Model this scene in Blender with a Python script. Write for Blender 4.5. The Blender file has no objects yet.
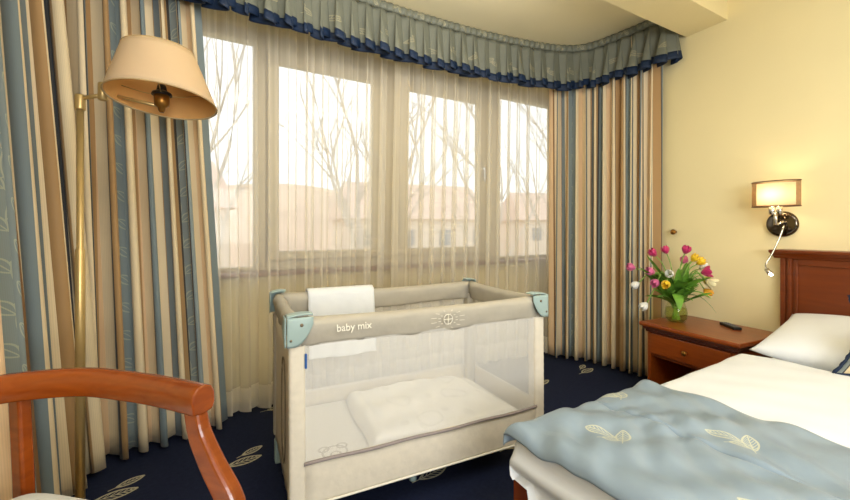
import bpy, bmesh, math, random
from math import sin, cos, pi, sqrt, radians
from mathutils import Vector, Matrix
random.seed(7)
C = bpy.context.scene.collection
SC = bpy.context.scene

# ------------------------------------------------------------------ camera
YAW = .515
cam_d = bpy.data.cameras.new('camera')
cam_d.sensor_width = 36; cam_d.lens = 393 / 850 * 36
cam_d.shift_y = -19.5 / 850; cam_d.clip_start = .02
cam = bpy.data.objects.new('camera', cam_d); C.objects.link(cam)
cam.location = (0, 0, 1.053); cam.rotation_euler = (pi / 2, 0, -YAW)
SC.camera = cam

# ------------------------------------------------------------------ world, lights, exposure
SC.view_settings.view_transform = 'Standard'; SC.view_settings.look = 'None'
SC.view_settings.gamma = 1; SC.view_settings.use_curve_mapping = False
SC.view_settings.exposure = -0.12
wd = bpy.data.worlds.new('sky'); SC.world = wd; wd.use_nodes = True
bg = wd.node_tree.nodes['Background']
bg.inputs[0].default_value = (.93, .96, 1, 1); bg.inputs[1].default_value = 1.9

def area(name, loc, size, power, col, rot=(0, 0, 0)):
    l = bpy.data.lights.new(name, 'AREA'); l.shape = 'RECTANGLE'; l.size, l.size_y = size
    l.energy = power; l.color = col
    o = bpy.data.objects.new(name, l); C.objects.link(o); o.location = loc; o.rotation_euler = rot
    return o
area('overhead_fill_light', (.75, -.5, 2.44), (1.6, 1.2), 36, (.92, .96, 1))  # soft fill added near the ceiling behind the camera, no lamp fitting
area('overhead_fill_light', (.9, -2.2, 2.44), (1.6, 1.0), 20, (.92, .96, 1))  # second added overhead fill, farther back, also without a fitting
area('bay_fill_light', (.95, 1.30, 2.30), (1.5, .2), 22, (1, .97, .93), (radians(125), 0, 0))  # added fill under the beam to brighten bay ceiling and curtains, no real fixture
area('bounce_flash', (.2, -1.6, 1.3), (1.4, 1.0), 72, (.93, .965, 1), (radians(116), 0, -.4))

# ------------------------------------------------------------------ helpers
def lin(c):
    return tuple(((v / 255) / 12.92 if v / 255 <= .04045 else ((v / 255 + .055) / 1.055) ** 2.4) for v in c[:3]) + (1,)

def new_mat(name):
    m = bpy.data.materials.new(name); m.use_nodes = True
    nt = m.node_tree
    return m, nt, nt.nodes['Principled BSDF'], nt.nodes['Material Output']

def mat(name, rgb, rough=.6, metal=0, spec=.4, noise=0, nscale=40, bump=0, bscale=200, sheen=0):
    m, nt, b, out = new_mat(name)
    b.inputs['Base Color'].default_value = lin(rgb); b.inputs['Roughness'].default_value = rough
    b.inputs['Metallic'].default_value = metal; b.inputs['Specular IOR Level'].default_value = spec
    if sheen: b.inputs['Sheen Weight'].default_value = sheen
    tc = nt.nodes.new('ShaderNodeTexCoord')
    if noise:
        n = nt.nodes.new('ShaderNodeTexNoise'); n.inputs['Scale'].default_value = nscale
        nt.links.new(tc.outputs['Object'], n.inputs['Vector'])
        r = nt.nodes.new('ShaderNodeMix'); r.data_type = 'RGBA'
        r.inputs[6].default_value = lin([v * (1 - noise) for v in rgb]); r.inputs[7].default_value = lin([min(255, v * (1 + noise)) for v in rgb])
        nt.links.new(n.outputs['Fac'], r.inputs[0]); nt.links.new(r.outputs[2], b.inputs['Base Color'])
    if bump:
        n = nt.nodes.new('ShaderNodeTexNoise'); n.inputs['Scale'].default_value = bscale
        nt.links.new(tc.outputs['Object'], n.inputs['Vector'])
        bp = nt.nodes.new('ShaderNodeBump'); bp.inputs['Strength'].default_value = bump; bp.inputs['Distance'].default_value = .01
        nt.links.new(n.outputs['Fac'], bp.inputs['Height']); nt.links.new(bp.outputs[0], b.inputs['Normal'])
    return m

def wood(name, a, b_, rough=.3, scale=(3, 40, 40), coat=.25):
    m, nt, b, out = new_mat(name)
    tc = nt.nodes.new('ShaderNodeTexCoord'); mp = nt.nodes.new('ShaderNodeMapping'); mp.inputs['Scale'].default_value = scale
    n = nt.nodes.new('ShaderNodeTexNoise'); n.inputs['Scale'].default_value = 1.4; n.inputs['Detail'].default_value = 6; n.inputs['Distortion'].default_value = .6
    r = nt.nodes.new('ShaderNodeMix'); r.data_type = 'RGBA'; r.inputs[6].default_value = lin(a); r.inputs[7].default_value = lin(b_)
    mr = nt.nodes.new('ShaderNodeMapRange'); mr.inputs[1].default_value = .3; mr.inputs[2].default_value = .7
    L = nt.links.new
    L(tc.outputs['Object'], mp.inputs[0]); L(mp.outputs[0], n.inputs['Vector']); L(n.outputs['Fac'], mr.inputs[0])
    L(mr.outputs[0], r.inputs[0]); L(r.outputs[2], b.inputs['Base Color'])
    b.inputs['Roughness'].default_value = rough; b.inputs['Coat Weight'].default_value = coat; b.inputs['Coat Roughness'].default_value = .15
    return m

class X:
    """a float socket with operators, to write patterns as formulas"""
    def __init__(s, nt, v): s.nt, s.v = nt, v
    def op(s, o, *a, clamp=False):
        n = s.nt.nodes.new('ShaderNodeMath'); n.operation = o; n.use_clamp = clamp
        for i, q in enumerate((s,) + a):
            if isinstance(q, X): s.nt.links.new(q.v, n.inputs[i])
            else: n.inputs[i].default_value = q
        return X(s.nt, n.outputs[0])
    def __add__(s, o): return s.op('ADD', o)
    def __sub__(s, o): return s.op('SUBTRACT', o)
    def __mul__(s, o): return s.op('MULTIPLY', o)
    def __truediv__(s, o): return s.op('DIVIDE', o)
    def __lt__(s, o): return s.op('LESS_THAN', o)
    def __gt__(s, o): return s.op('GREATER_THAN', o)
    def abs(s): return s.op('ABSOLUTE')
    def fract(s): return s.op('FRACT')
    def floor(s): return s.op('FLOOR')
    def sin(s): return s.op('SINE')
    def max(s, o): return s.op('MAXIMUM', o)

def uvxy(nt, which='UV'):
    tc = nt.nodes.new('ShaderNodeTexCoord'); sp = nt.nodes.new('ShaderNodeSeparateXYZ')
    nt.links.new(tc.outputs[which], sp.inputs[0])
    return X(nt, sp.outputs[0]), X(nt, sp.outputs[1]), X(nt, sp.outputs[2])

def leaf(x, y, cx, cy, ang, L, h, w, veins=True):
    c, s_ = cos(ang), sin(ang)
    dx, dy = x - cx, y - cy
    a = dx * c + dy * s_; b = (dy * c - dx * s_).abs()
    q = a / L
    g = (q * q * -1 + 1) * h
    inside = q.abs() < 1
    ring = ((b - g).abs() < w) * inside
    mid = (b < w * .6) * (q.abs() < 1.0)
    stem = (b < w * .6) * (q < -1) * (q > -1.5)
    m = ring.max(mid).max(stem)
    if veins:
        v = (((a - b * 1.2) / (L * .28)).fract() < .3) * (b < g) * inside
        m = m.max(v)
    return m

def grid_leaf(x, y, px, py, ox, oy, leaves):
    """staggered repeat of a two-leaf motif"""
    yy = (y - oy) / py; row = yy.floor()
    st = (row * .5).fract()
    xx = (x - ox) / px + st
    lx = (xx.fract() - .5) * px; ly = (yy.fract() - .5) * py
    m = None
    for lf in leaves:
        q = leaf(lx, ly, *lf); m = q if m is None else m.max(q)
    return m

def mixcol(nt, fac, a, b):
    r = nt.nodes.new('ShaderNodeMix'); r.data_type = 'RGBA'
    for i, q in ((6, a), (7, b)):
        if isinstance(q, tuple): r.inputs[i].default_value = q
        else: nt.links.new(q, r.inputs[i])
    if isinstance(fac, X): nt.links.new(fac.v, r.inputs[0])
    else: r.inputs[0].default_value = fac
    return r.outputs[2]

class MB:
    def __init__(s): s.v, s.f, s.m, s.uv = [], [], [], []
    def add(s, vs, fs, mi=0, uvs=None):
        o = len(s.v); s.v += [tuple(p) for p in vs]; s.uv += (uvs or [(0, 0)] * len(vs))
        for f in fs: s.f.append([i + o for i in f]); s.m.append(mi)
        return s
    def box(s, a, b, mi=0, M=None):
        vs = [Vector((x, y, z)) for x in (a[0], b[0]) for y in (a[1], b[1]) for z in (a[2], b[2])]
        if M: vs = [M @ v for v in vs]
        return s.add(vs, [(0, 1, 3, 2), (4, 6, 7, 5), (0, 4, 5, 1), (2, 3, 7, 6), (0, 2, 6, 4), (1, 5, 7, 3)], mi)
    def prism(s, poly, z0, z1, mi=0):
        n = len(poly)
        vs = [(x, y, z0) for x, y in poly] + [(x, y, z1) for x, y in poly]
        return s.add(vs, [list(range(n))[::-1], list(range(n, 2 * n))] + [(i, (i + 1) % n, n + (i + 1) % n, n + i) for i in range(n)], mi)
    def lathe(s, prof, segs=24, c=(0, 0, 0), mi=0, M=None, sx=1, sy=1, cap=True):
        vs, fs = [], []
        for r, z in prof:
            for k in range(segs):
                a = 2 * pi * k / segs; p = Vector((r * cos(a) * sx, r * sin(a) * sy, z))
                if M: p = M @ p
                vs.append(p + Vector(c))
        for j in range(len(prof) - 1):
            for k in range(segs):
                a, b = j * segs + k, j * segs + (k + 1) % segs
                fs.append((a, b, b + segs, a + segs))
        if cap: fs += [list(range(segs))[::-1], list(range((len(prof) - 1) * segs, len(prof) * segs))]
        return s.add(vs, fs, mi)
    def sweep(s, pts, prof, up=Vector((0, 0, 1)), mi=0, scale=None, closed=False):
        """sweep a closed 2D profile (side, up) along points"""
        pts = [Vector(p) for p in pts]; n = len(pts); k = len(prof); vs, fs = [], []
        for i, p in enumerate(pts):
            if closed: t = pts[(i + 1) % n] - pts[i - 1]
            else: t = pts[min(i + 1, n - 1)] - pts[max(i - 1, 0)]
            t.normalize(); u = up if abs(t.dot(up)) < .97 else Vector((1, 0, 0))
            sd = t.cross(u).normalized(); u2 = sd.cross(t).normalized()
            sc = scale[i] if scale else 1
            for a, b in prof: vs.append(p + sd * a * sc + u2 * b * sc)
        for i in range(n if closed else n - 1):
            i2 = (i + 1) % n
            for j in range(k):
                fs.append((i * k + j, i * k + (j + 1) % k, i2 * k + (j + 1) % k, i2 * k + j))
        if not closed: fs += [list(range(k))[::-1], list(range((n - 1) * k, n * k))]
        return s.add(vs, fs, mi)
    def tube(s, pts, r, segs=8, mi=0, scale=None, closed=False):
        return s.sweep(pts, [(r * cos(2 * pi * i / segs), r * sin(2 * pi * i / segs)) for i in range(segs)], mi=mi, scale=scale, closed=closed)
    def grid(s, fn, nu, nv, mi=0, uvf=None):
        vs, uv = [], []
        for i in range(nu + 1):
            for j in range(nv + 1):
                u, v = i / nu, j / nv
                vs.append(fn(u, v)); uv.append(uvf(u, v) if uvf else (u, v))
        fs = [(i * (nv + 1) + j, (i + 1) * (nv + 1) + j, (i + 1) * (nv + 1) + j + 1, i * (nv + 1) + j + 1) for i in range(nu) for j in range(nv)]
        return s.add(vs, fs, mi, uv)
    def build(s, name, mats, parent=None, smooth=False, bevel=0, solid=0, weld=False, sub=0, loc=None, segs=2, kind=None):
        me = bpy.data.meshes.new(name); me.from_pydata(s.v, [], s.f)
        if not isinstance(mats, (list, tuple)): mats = [mats]
        for m in mats: me.materials.append(m)
        ul = me.uv_layers.new(name='UVMap')
        for p in me.polygons:
            p.material_index = s.m[p.index]; p.use_smooth = bool(smooth) and len(p.vertices) <= 4
            for li in p.loop_indices: ul.data[li].uv = s.uv[me.loops[li].vertex_index]
        bm = bmesh.new(); bm.from_mesh(me)
        if weld: bmesh.ops.remove_doubles(bm, verts=bm.verts, dist=1e-5)
        bmesh.ops.recalc_face_normals(bm, faces=bm.faces)
        bm.to_mesh(me); bm.free()
        if smooth == 'auto':
            pass
        o = bpy.data.objects.new(name, me); C.objects.link(o)
        if parent: o.parent = parent
        if loc: o.location = loc
        if solid:
            md = o.modifiers.new('thickness', 'SOLIDIFY'); md.thickness = solid; md.offset = 0
        if bevel:
            md = o.modifiers.new('bevel', 'BEVEL'); md.width = bevel; md.segments = segs; md.limit_method = 'ANGLE'; md.angle_limit = radians(40)
        if sub:
            md = o.modifiers.new('subdivide', 'SUBSURF'); md.levels = md.render_levels = sub
        if kind: o['kind'] = kind
        return o

def tag(o, label, cat, group=None, kind=None):
    o['label'] = label; o['category'] = cat
    if group: o['group'] = group
    if kind: o['kind'] = kind
    return o

def thing(name, label, cat, loc=(0, 0, 0), rz=0, group=None):
    o = bpy.data.objects.new(name, None); C.objects.link(o); o.empty_display_size = .05
    o.location = loc; o.rotation_euler = (0, 0, rz)
    return tag(o, label, cat, group)

def spline(ctrl, n, closed=False):
    """Catmull-Rom through control points, n+1 samples evenly spaced"""
    P = [Vector(c) for c in ctrl]; P = [P[0] * 2 - P[1]] + P + [P[-1] * 2 - P[-2]]
    fine = []
    for i in range(1, len(P) - 2):
        for k in range(24):
            t = k / 24; a, b, c, d = P[i - 1:i + 3]
            fine.append(.5 * ((2 * b) + (c - a) * t + (2 * a - 5 * b + 4 * c - d) * t * t + (3 * b - a - 3 * c + d) * t ** 3))
    fine.append(P[-2])
    L = [0]
    for i in range(1, len(fine)): L.append(L[-1] + (fine[i] - fine[i - 1]).length)
    out, j = [], 0
    for k in range(n + 1):
        s = L[-1] * k / n
        while j < len(L) - 2 and L[j + 1] < s: j += 1
        w = (s - L[j]) / max(1e-9, L[j + 1] - L[j]); out.append(fine[j].lerp(fine[j + 1], min(1, w)))
    return out, L[-1]

def rrect(w, h, r, n=4):
    out = []
    for cx, cy, a0 in ((w / 2 - r, h / 2 - r, 0), (-w / 2 + r, h / 2 - r, 90), (-w / 2 + r, -h / 2 + r, 180), (w / 2 - r, -h / 2 + r, 270)):
        for k in range(n + 1):
            a = radians(a0 + 90 * k / n); out.append((cx + r * cos(a), cy + r * sin(a)))
    return out

# ------------------------------------------------------------------ materials
M = {}
M['wall'] = mat('cream_wall_paint', (242, 226, 177), .75, spec=.2, noise=.015, nscale=3, bump=.05, bscale=300)
M['ceiling'] = mat('ceiling_paint', (243, 230, 190), .8, spec=.2, noise=.01, nscale=2)
M['frame'] = mat('window_frame_paint', (196, 184, 158), .45)
M['sillwood'] = wood('brown_sill_wood', (104, 62, 48), (124, 78, 60), .4)
M['red_wood'] = wood('red_brown_wood', (126, 54, 12), (148, 70, 18), .3, (40, 2.5, 40), .12)
M['red_wood_v'] = wood('headboard_wood', (104, 42, 3), (120, 52, 6), .38, (20, 2, 20), .1)
M['dark_wood'] = wood('dark_red_wood', (70, 24, 8), (90, 34, 12), .3, (40, 3, 40))
M['chair_wood'] = wood('orange_cherry_wood', (122, 52, 8), (146, 68, 14), .25, (8, 8, 30), .3)
M['brass'] = mat('brushed_brass', (206, 176, 116), .35, .6, noise=.03)
M['dark_brass'] = mat('dark_brass', (150, 104, 44), .35, .8, noise=.04)
M['chrome'] = mat('chrome', (215, 212, 205), .12, 1, noise=.02)
M['dark_chrome'] = mat('dark_polished_metal', (96, 86, 74), .1, 1, noise=.02)
M['black'] = mat('black_plastic', (28, 26, 26), .4, noise=.05)
M['white_cloth'] = mat('white_cotton', (234, 236, 238), .85, spec=.1, noise=.01, nscale=20, bump=.06, bscale=60)
M['cream_cloth'] = mat('cream_white_sheet', (231, 233, 235), .8, spec=.15, noise=.01, nscale=20)
M['seat'] = mat('pale_blue_white_upholstery', (222, 224, 222), .8, noise=.04, nscale=60)
M['taupe'] = mat('taupe_nylon', (182, 174, 158), .6, spec=.3, noise=.03, nscale=25, bump=.1, bscale=40)
M['cream_nylon'] = mat('cream_nylon', (223, 213, 194), .65, spec=.3, noise=.04, nscale=30, bump=.15, bscale=35)
M['mint'] = mat('mint_grey_plastic', (158, 178, 174), .4, noise=.02)
M['piping'] = mat('mauve_grey_piping', (150, 138, 134), .7, noise=.05)
M['zip'] = mat('dark_zip', (120, 106, 86), .6, noise=.1)
M['text_white'] = mat('printed_white', (236, 230, 214), .7, noise=.01)
M['navy_trim'] = mat('navy_trim_fabric', (14, 36, 64), .6, spec=.4, noise=.12, nscale=30)
M['blue_tag'] = mat('blue_label', (44, 92, 160), .6, noise=.05)
M['green_leaf'] = mat('tulip_green', (104, 150, 54), .5, noise=.25, nscale=25)
M['stem'] = mat('tulip_stem', (132, 168, 78), .5, noise=.1)

def fabric_socket(m):
    return m

# carpet: navy with embroidered two-leaf motif
def carpet():
    m, nt, b, out = new_mat('navy_carpet_with_leaves')
    x, y, z = uvxy(nt, 'Object')
    n = nt.nodes.new('ShaderNodeTexNoise'); n.inputs['Scale'].default_value = 60
    tc = nt.nodes.new('ShaderNodeTexCoord'); nt.links.new(tc.outputs['Object'], n.inputs['Vector'])
    base = mixcol(nt, X(nt, n.outputs['Fac']), lin((28, 33, 54)), lin((40, 47, 72)))
    mk = grid_leaf(x, y, .47, .5, -.313 - .235, 2.0 - .25, [(.01, -.03, .15, .075, .026, .0042), (.05, .045, .45, .052, .019, .004)])
    col = mixcol(nt, mk * .75, base, lin((214, 208, 176)))
    nt.links.new(col, b.inputs['Base Color']); b.inputs['Roughness'].default_value = .95; b.inputs['Specular IOR Level'].default_value = .1
    bp = nt.nodes.new('ShaderNodeBump'); bp.inputs['Strength'].default_value = .3; bp.inputs['Distance'].default_value = .01
    n2 = nt.nodes.new('ShaderNodeTexNoise'); n2.inputs['Scale'].default_value = 500; nt.links.new(tc.outputs['Object'], n2.inputs['Vector'])
    nt.links.new(n2.outputs['Fac'], bp.inputs['Height']); nt.links.new(bp.outputs[0], b.inputs['Normal'])
    return m
M['carpet'] = carpet()

STRIPES = [(0, (136, 147, 146)), (.20, (60, 62, 66)), (.214, (226, 206, 168)), (.30, (176, 138, 92)), (.335, (222, 188, 146)),
           (.42, (140, 104, 66)), (.435, (228, 206, 166)), (.515, (118, 131, 134)), (.575, (70, 66, 62)), (.588, (228, 208, 172)),
           (.675, (180, 140, 92)), (.715, (218, 182, 140)), (.79, (114, 124, 127)), (.835, (226, 206, 168)), (.92, (170, 134, 88)), (.985, (62, 58, 54))]
def curtain_mat(name, rep=.80, off=0., tint=1.0):
    m, nt, b, out = new_mat(name)
    u, v, _ = uvxy(nt)
    fu = ((u + off) / rep).fract()
    cr = nt.nodes.new('ShaderNodeValToRGB'); cr.color_ramp.interpolation = 'CONSTANT'
    el = cr.color_ramp.elements
    el[0].position = 0; el[0].color = lin([c * tint for c in STRIPES[0][1]])
    el[1].position = STRIPES[1][0]; el[1].color = lin([c * tint for c in STRIPES[1][1]])
    for p, c in STRIPES[2:]:
        e = el.new(p); e.color = lin([q * tint for q in c])
    nt.links.new(fu.v, cr.inputs[0])
    lx = fu * rep - .1 * rep; vy = ((v / .13).fract() - .5) * .13
    mk = leaf(lx, vy, .026, .018, .9, .036, .016, .0026, False).max(leaf(lx, vy, -.026, -.028, 2.24, .036, .016, .0026, False))
    wav = (v * 39.0).sin() * .006
    mk = mk.max((lx - wav).abs() < .002)
    mk = mk * (fu < .19)
    # fine woven rib
    rib = ((u * 260).fract() < .5) * .10
    col = mixcol(nt, mk * .5, cr.outputs[0], lin((196, 198, 168)))
    col = mixcol(nt, rib, col, lin((120, 110, 96)))
    nt.links.new(col, b.inputs['Base Color']); b.inputs['Roughness'].default_value = .6; b.inputs['Specular IOR Level'].default_value = .25
    b.inputs['Sheen Weight'].default_value = .15
    return m
M['curtain'] = curtain_mat('striped_curtain_fabric')

def leaf_fabric(name, base, thread, px, py, leaves, rough=.45, amt=.7, ox=0, oy=0, spec=.4, nz=.05, seam=None):
    m, nt, b, out = new_mat(name)
    u, v, _ = uvxy(nt)
    n = nt.nodes.new('ShaderNodeTexNoise'); n.inputs['Scale'].default_value = 18
    tc = nt.nodes.new('ShaderNodeTexCoord'); nt.links.new(tc.outputs['UV'], n.inputs['Vector'])
    bc = mixcol(nt, X(nt, n.outputs['Fac']), lin([c * (1 - nz) for c in base]), lin([c * (1 + nz) for c in base]))
    mk = grid_leaf(u, v, px, py, ox, oy, leaves)
    col = mixcol(nt, mk * amt, bc, lin(thread))
    if seam: col = mixcol(nt, ((v - seam).abs() < .0018) * .8, col, lin((70, 84, 92)))
    nt.links.new(col, b.inputs['Base Color'])
    b.inputs['Roughness'].default_value = rough; b.inputs['Specular IOR Level'].default_value = spec
    return m
M['runner'] = leaf_fabric('blue_leaf_runner_fabric', (138, 154, 167), (210, 208, 178), .36, .26,
                          [(-.02, .018, 1.0, .036, .017, .0022), (.030, -.006, -.25, .042, .017, .0022), (-.012, -.022, 2.4, .022, .010, .002)], .36, .75, ox=.1, oy=.05, seam=.352)
M['valance'] = leaf_fabric('grey_green_valance_fabric', (112, 114, 100), (200, 190, 150), .34, .20,
                           [(-.02, .01, .6, .035, .014, .003), (.025, -.01, -.4, .035, .014, .003)], .6, .32)

def sheer_mat():
    m, nt, b, out = new_mat('sheer_voile')
    nt.nodes.remove(b)
    d = nt.nodes.new('ShaderNodeBsdfDiffuse'); t = nt.nodes.new('ShaderNodeBsdfTranslucent'); tr = nt.nodes.new('ShaderNodeBsdfTransparent')
    d.inputs[0].default_value = lin((246, 240, 226)); t.inputs[0].default_value = lin((248, 243, 232)); tr.inputs[0].default_value = lin((254, 252, 247))
    u, v, _ = uvxy(nt)
    n = nt.nodes.new('ShaderNodeTexNoise'); n.noise_dimensions = '1D'; n.inputs['Scale'].default_value = 22
    nt.links.new(u.v, n.inputs['W'])
    fac = X(nt, n.outputs['Fac']) * .36 + .20            # weave a little denser in vertical threads
    hem = (v < .16) * .25 + (v > 2.40) * .2              # doubled cloth at hem and heading
    a = nt.nodes.new('ShaderNodeMixShader'); a.inputs[0].default_value = .5
    c = nt.nodes.new('ShaderNodeMixShader'); nt.links.new((fac + hem).v, c.inputs[0])
    L = nt.links.new
    L(d.outputs[0], a.inputs[1]); L(t.outputs[0], a.inputs[2]); L(tr.outputs[0], c.inputs[1]); L(a.outputs[0], c.inputs[2]); L(c.outputs[0], out.inputs[0])
    return m
M['sheer'] = sheer_mat()

def glass_mat(name, tint=(250, 252, 252), gl=.9):
    m, nt, b, out = new_mat(name); nt.nodes.remove(b)
    tr = nt.nodes.new('ShaderNodeBsdfTransparent'); tr.inputs[0].default_value = lin(tint)
    g = nt.nodes.new('ShaderNodeBsdfGlossy'); g.inputs['Roughness'].default_value = .02; g.inputs[0].default_value = (gl, gl, gl, 1)
    lw = nt.nodes.new('ShaderNodeLayerWeight'); lw.inputs[0].default_value = .5
    fc = X(nt, lw.outputs['Facing']).op('POWER', 3.5) * .5 + .015
    mx = nt.nodes.new('ShaderNodeMixShader'); L = nt.links.new
    L(fc.v, mx.inputs[0]); L(tr.outputs[0], mx.inputs[1]); L(g.outputs[0], mx.inputs[2]); L(mx.outputs[0], out.inputs[0])
    return m
M['glass'] = glass_mat('window_glass'); M['vase_glass'] = glass_mat('vase_glass', (248, 250, 240)); M['water'] = glass_mat('flower_water', (242, 244, 206), .6)

def net_mat():
    m, nt, b, out = new_mat('white_mesh_netting')
    u, v, _ = uvxy(nt)
    k = 2 * pi / .007
    s = ((u * k).sin() * (v * k).sin())
    hole = (s.abs() > .22)
    tr = nt.nodes.new('ShaderNodeBsdfTransparent'); mx = nt.nodes.new('ShaderNodeMixShader')
    b.inputs['Base Color'].default_value = lin((240, 238, 234)); b.inputs['Roughness'].default_value = .8
    L = nt.links.new
    fac = hole * .86
    L(fac.v, mx.inputs[0]); L(b.outputs[0], mx.inputs[1]); L(tr.outputs[0], mx.inputs[2]); L(mx.outputs[0], out.inputs[0])
    return m
M['net'] = net_mat()

def printed(name, base, ink, items, amt=.4, scale=18, thr=.67):
    m, nt, b, out = new_mat(name)
    u, v, _ = uvxy(nt)
    vo = nt.nodes.new('ShaderNodeTexVoronoi'); vo.inputs['Scale'].default_value = scale
    tc = nt.nodes.new('ShaderNodeTexCoord'); nt.links.new(tc.outputs['UV'], vo.inputs['Vector'])
    d = X(nt, vo.outputs['Distance'])
    sepc = nt.nodes.new('ShaderNodeSeparateXYZ'); nt.links.new(vo.outputs['Color'], sepc.inputs[0])
    rnd = X(nt, sepc.outputs[0])
    mk = (d < .26) * (rnd > thr) * .8
    for cx, cy, r in items:
        dx, dy = u - cx, v - cy
        q = (dx * dx + dy * dy).op('SQRT')
        mk = mk.max((q - r).abs() < .004)
    nt.links.new(mixcol(nt, mk * amt, lin(base), lin(ink)), b.inputs['Base Color']); b.inputs['Roughness'].default_value = .85
    return m
M['cot_mattress'] = printed('printed_mattress', (230, 228, 224), (130, 120, 112),
    [(.14, .13, .045), (.105, .165, .018), (.175, .165, .018), (.14, .115, .018), (.22, .03, .035), (.195, .06, .014), (.245, .06, .014)], .55, 5, .97)
M['quilt'] = printed('printed_quilt_cotton', (244, 242, 238), (170, 166, 162), [(.2, .3, .05), (.45, .25, .055), (.5, .42, .05), (.25, .1, .05)], .22, 14, .6)

# ------------------------------------------------------------------ room shell
def wallx(y): return 2.78 + .06 * (y - 1.4)
def struct(mb, name, m, **k): return mb.build(name, m, kind='structure', **k)
struct(MB().prism([(-1.95, -3.3), (3.1, -3.3), (3.1, 2.9), (-1.95, 2.9)], -.12, 0), 'floor', M['carpet'])
struct(MB().prism([(-1.95, -3.3), (3.1, -3.3), (3.1, 2.9), (-1.95, 2.9)], 2.52, 2.64), 'ceiling', M['ceiling'])
struct(MB().prism([(-1.9, 1.17), (wallx(1.17), 1.17), (wallx(1.41), 1.41), (-1.9, 1.41)], 2.33, 2.52), 'ceiling_beam', M['wall'])
struct(MB().prism([(wallx(-3.2), -3.2), (3.1, -3.2), (3.1, 2.84), (3.02, 2.84), (3.02, 2.12), (wallx(2.12), 2.12)], 0, 2.52), 'wall_right', M['wall'])
struct(MB().box((-1.9, -3.3, 0), (2.52, -3.2, 2.52)), 'wall_back', M['wall'])
struct(MB().prism([(-1.95, -3.2), (-1.9, -3.2), (-1.9, 1.3), (-.78, 1.3), (-.78, 2.84), (-1.95, 2.84)], 0, 2.52), 'wall_left', M['wall'])
WY = 2.66
wb = MB()
wb.box((-.78, WY, 0), (3.015, WY + .18, .775)); wb.box((-.78, WY, 2.31), (3.015, WY + .18, 2.52))
struct(wb, 'wall_window', M['wall'])

# windows: four units side by side
def window(n, x0, x1, gx0, gx1, gz0, gz1, sash):
    f = MB(); y0, y1 = WY + .01, WY + .09; z0, z1 = .80, 2.31
    if sash: ix0, ix1, iz0, iz1 = gx0 - .07, gx1 + .07, gz0 - .06, gz1 + .075
    else: ix0, ix1, iz0, iz1 = gx0, gx1, gz0, gz1
    f.box((x0, y0, z0), (x1, y1, iz0)); f.box((x0, y0, iz1), (x1, y1, z1))
    f.box((x0, y0, iz0), (ix0, y1, iz1)); f.box((ix1, y0, iz0), (x1, y1, iz1))
    o = struct(f, 'window_%d' % n, M['frame'], bevel=.006)
    if sash:
        s = MB(); a0, a1 = WY - .012, WY + .05; e = .003
        s.box((ix0 + e, a0, iz0 + e), (ix1 - e, a1, gz0)); s.box((ix0 + e, a0, gz1), (ix1 - e, a1, iz1 - e))
        s.box((ix0 + e, a0, gz0), (gx0, a1, gz1)); s.box((gx1, a0, gz0), (ix1 - e, a1, gz1))
        s.build('window_sash', M['frame'], o, bevel=.006)
        h = MB(); h.box((gx1 + .02, a0 - .012, 1.5), (gx1 + .05, a0, 1.62)); h.box((gx1 + .025, a0 - .045, 1.56), (gx1 + .045, a0 - .012, 1.58)); h.box((gx1 + .025, a0 - .055, 1.46), (gx1 + .045, a0 - .04, 1.58))
        h.build('window_handle', M['chrome'], o, bevel=.003)
    MB().box((gx0 - .004, WY + .03, gz0 - .004), (gx1 + .004, WY + .036, gz1 + .004)).build('window_pane', M['glass'], o)
window(1, -.77, .350, -.62, .279, .825, 2.235, False)
window(2, .352, 1.214, .427, 1.073, .92, 2.125, True)
window(3, 1.216, 2.142, 1.357, 2.018, .92, 2.125, True)
window(4, 2.144, 3.01, 2.268, 2.93, .825, 2.235, False)
struct(MB().box((-.775, WY - .12, .775), (3.01, WY + .02, .80)), 'window_sill', M['sillwood'], bevel=.006)

# ------------------------------------------------------------------ outside
M['ground'] = mat('winter_lawn', (186, 176, 150), .9, noise=.15, nscale=.6)
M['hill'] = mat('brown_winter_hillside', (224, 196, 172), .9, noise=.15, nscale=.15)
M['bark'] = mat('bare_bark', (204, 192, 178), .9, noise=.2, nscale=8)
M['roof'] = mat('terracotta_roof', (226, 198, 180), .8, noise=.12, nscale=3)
M['render'] = mat('pale_house_render', (240, 222, 204), .8, noise=.04, nscale=2)
struct(MB().prism([(-60, 3.5), (90, 3.5), (90, 95), (-60, 95)], -3.2, -3.0), 'terrain', M['ground'])
def hillf(u, v):
    x = -60 + 150 * u; y = 42 + 50 * v
    return (x, y, -3 + (8.5 + 2.2 * sin(x * .05 + 1) + 1.0 * sin(x * .13)) * min(1, v * 2.2) ** .7)
struct(MB().grid(hillf, 60, 10), 'hill', M['hill'], smooth=True)
def house(x, y, w, d, h, rz, label):
    t = thing('house', label, 'house', (x, y, -3), rz, 'houses across the street')
    MB().box((-w / 2, -d / 2, 0), (w / 2, d / 2, h)).build('wall', M['render'], t)
    r = MB(); e = .5
    r.add([(-w / 2 - e, -d / 2 - e, h), (w / 2 + e, -d / 2 - e, h), (w / 2 + e, d / 2 + e, h), (-w / 2 - e, d / 2 + e, h), (-w / 2 + .3, 0, h + d * .38), (w / 2 - .3, 0, h + d * .38)],
          [(0, 1, 5, 4), (2, 3, 4, 5), (1, 2, 5), (3, 0, 4), (3, 2, 1, 0)])
    r.build('roof', M['roof'], t)
    for k in range(4):
        xx = -w / 2 + w * (k + .5) / 4
        MB().box((xx - .5, -d / 2 - .06, h - 2.2), (xx + .5, -d / 2 + .02, h - .9)).build('window', M['glass_dark'], t)
M['glass_dark'] = mat('dark_window_glass', (160, 160, 160), .1, noise=.05)
house(-7, 30, 16, 9, 5.4, .1, 'wide pale house with terracotta roof outside the leftmost window pane')
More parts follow.
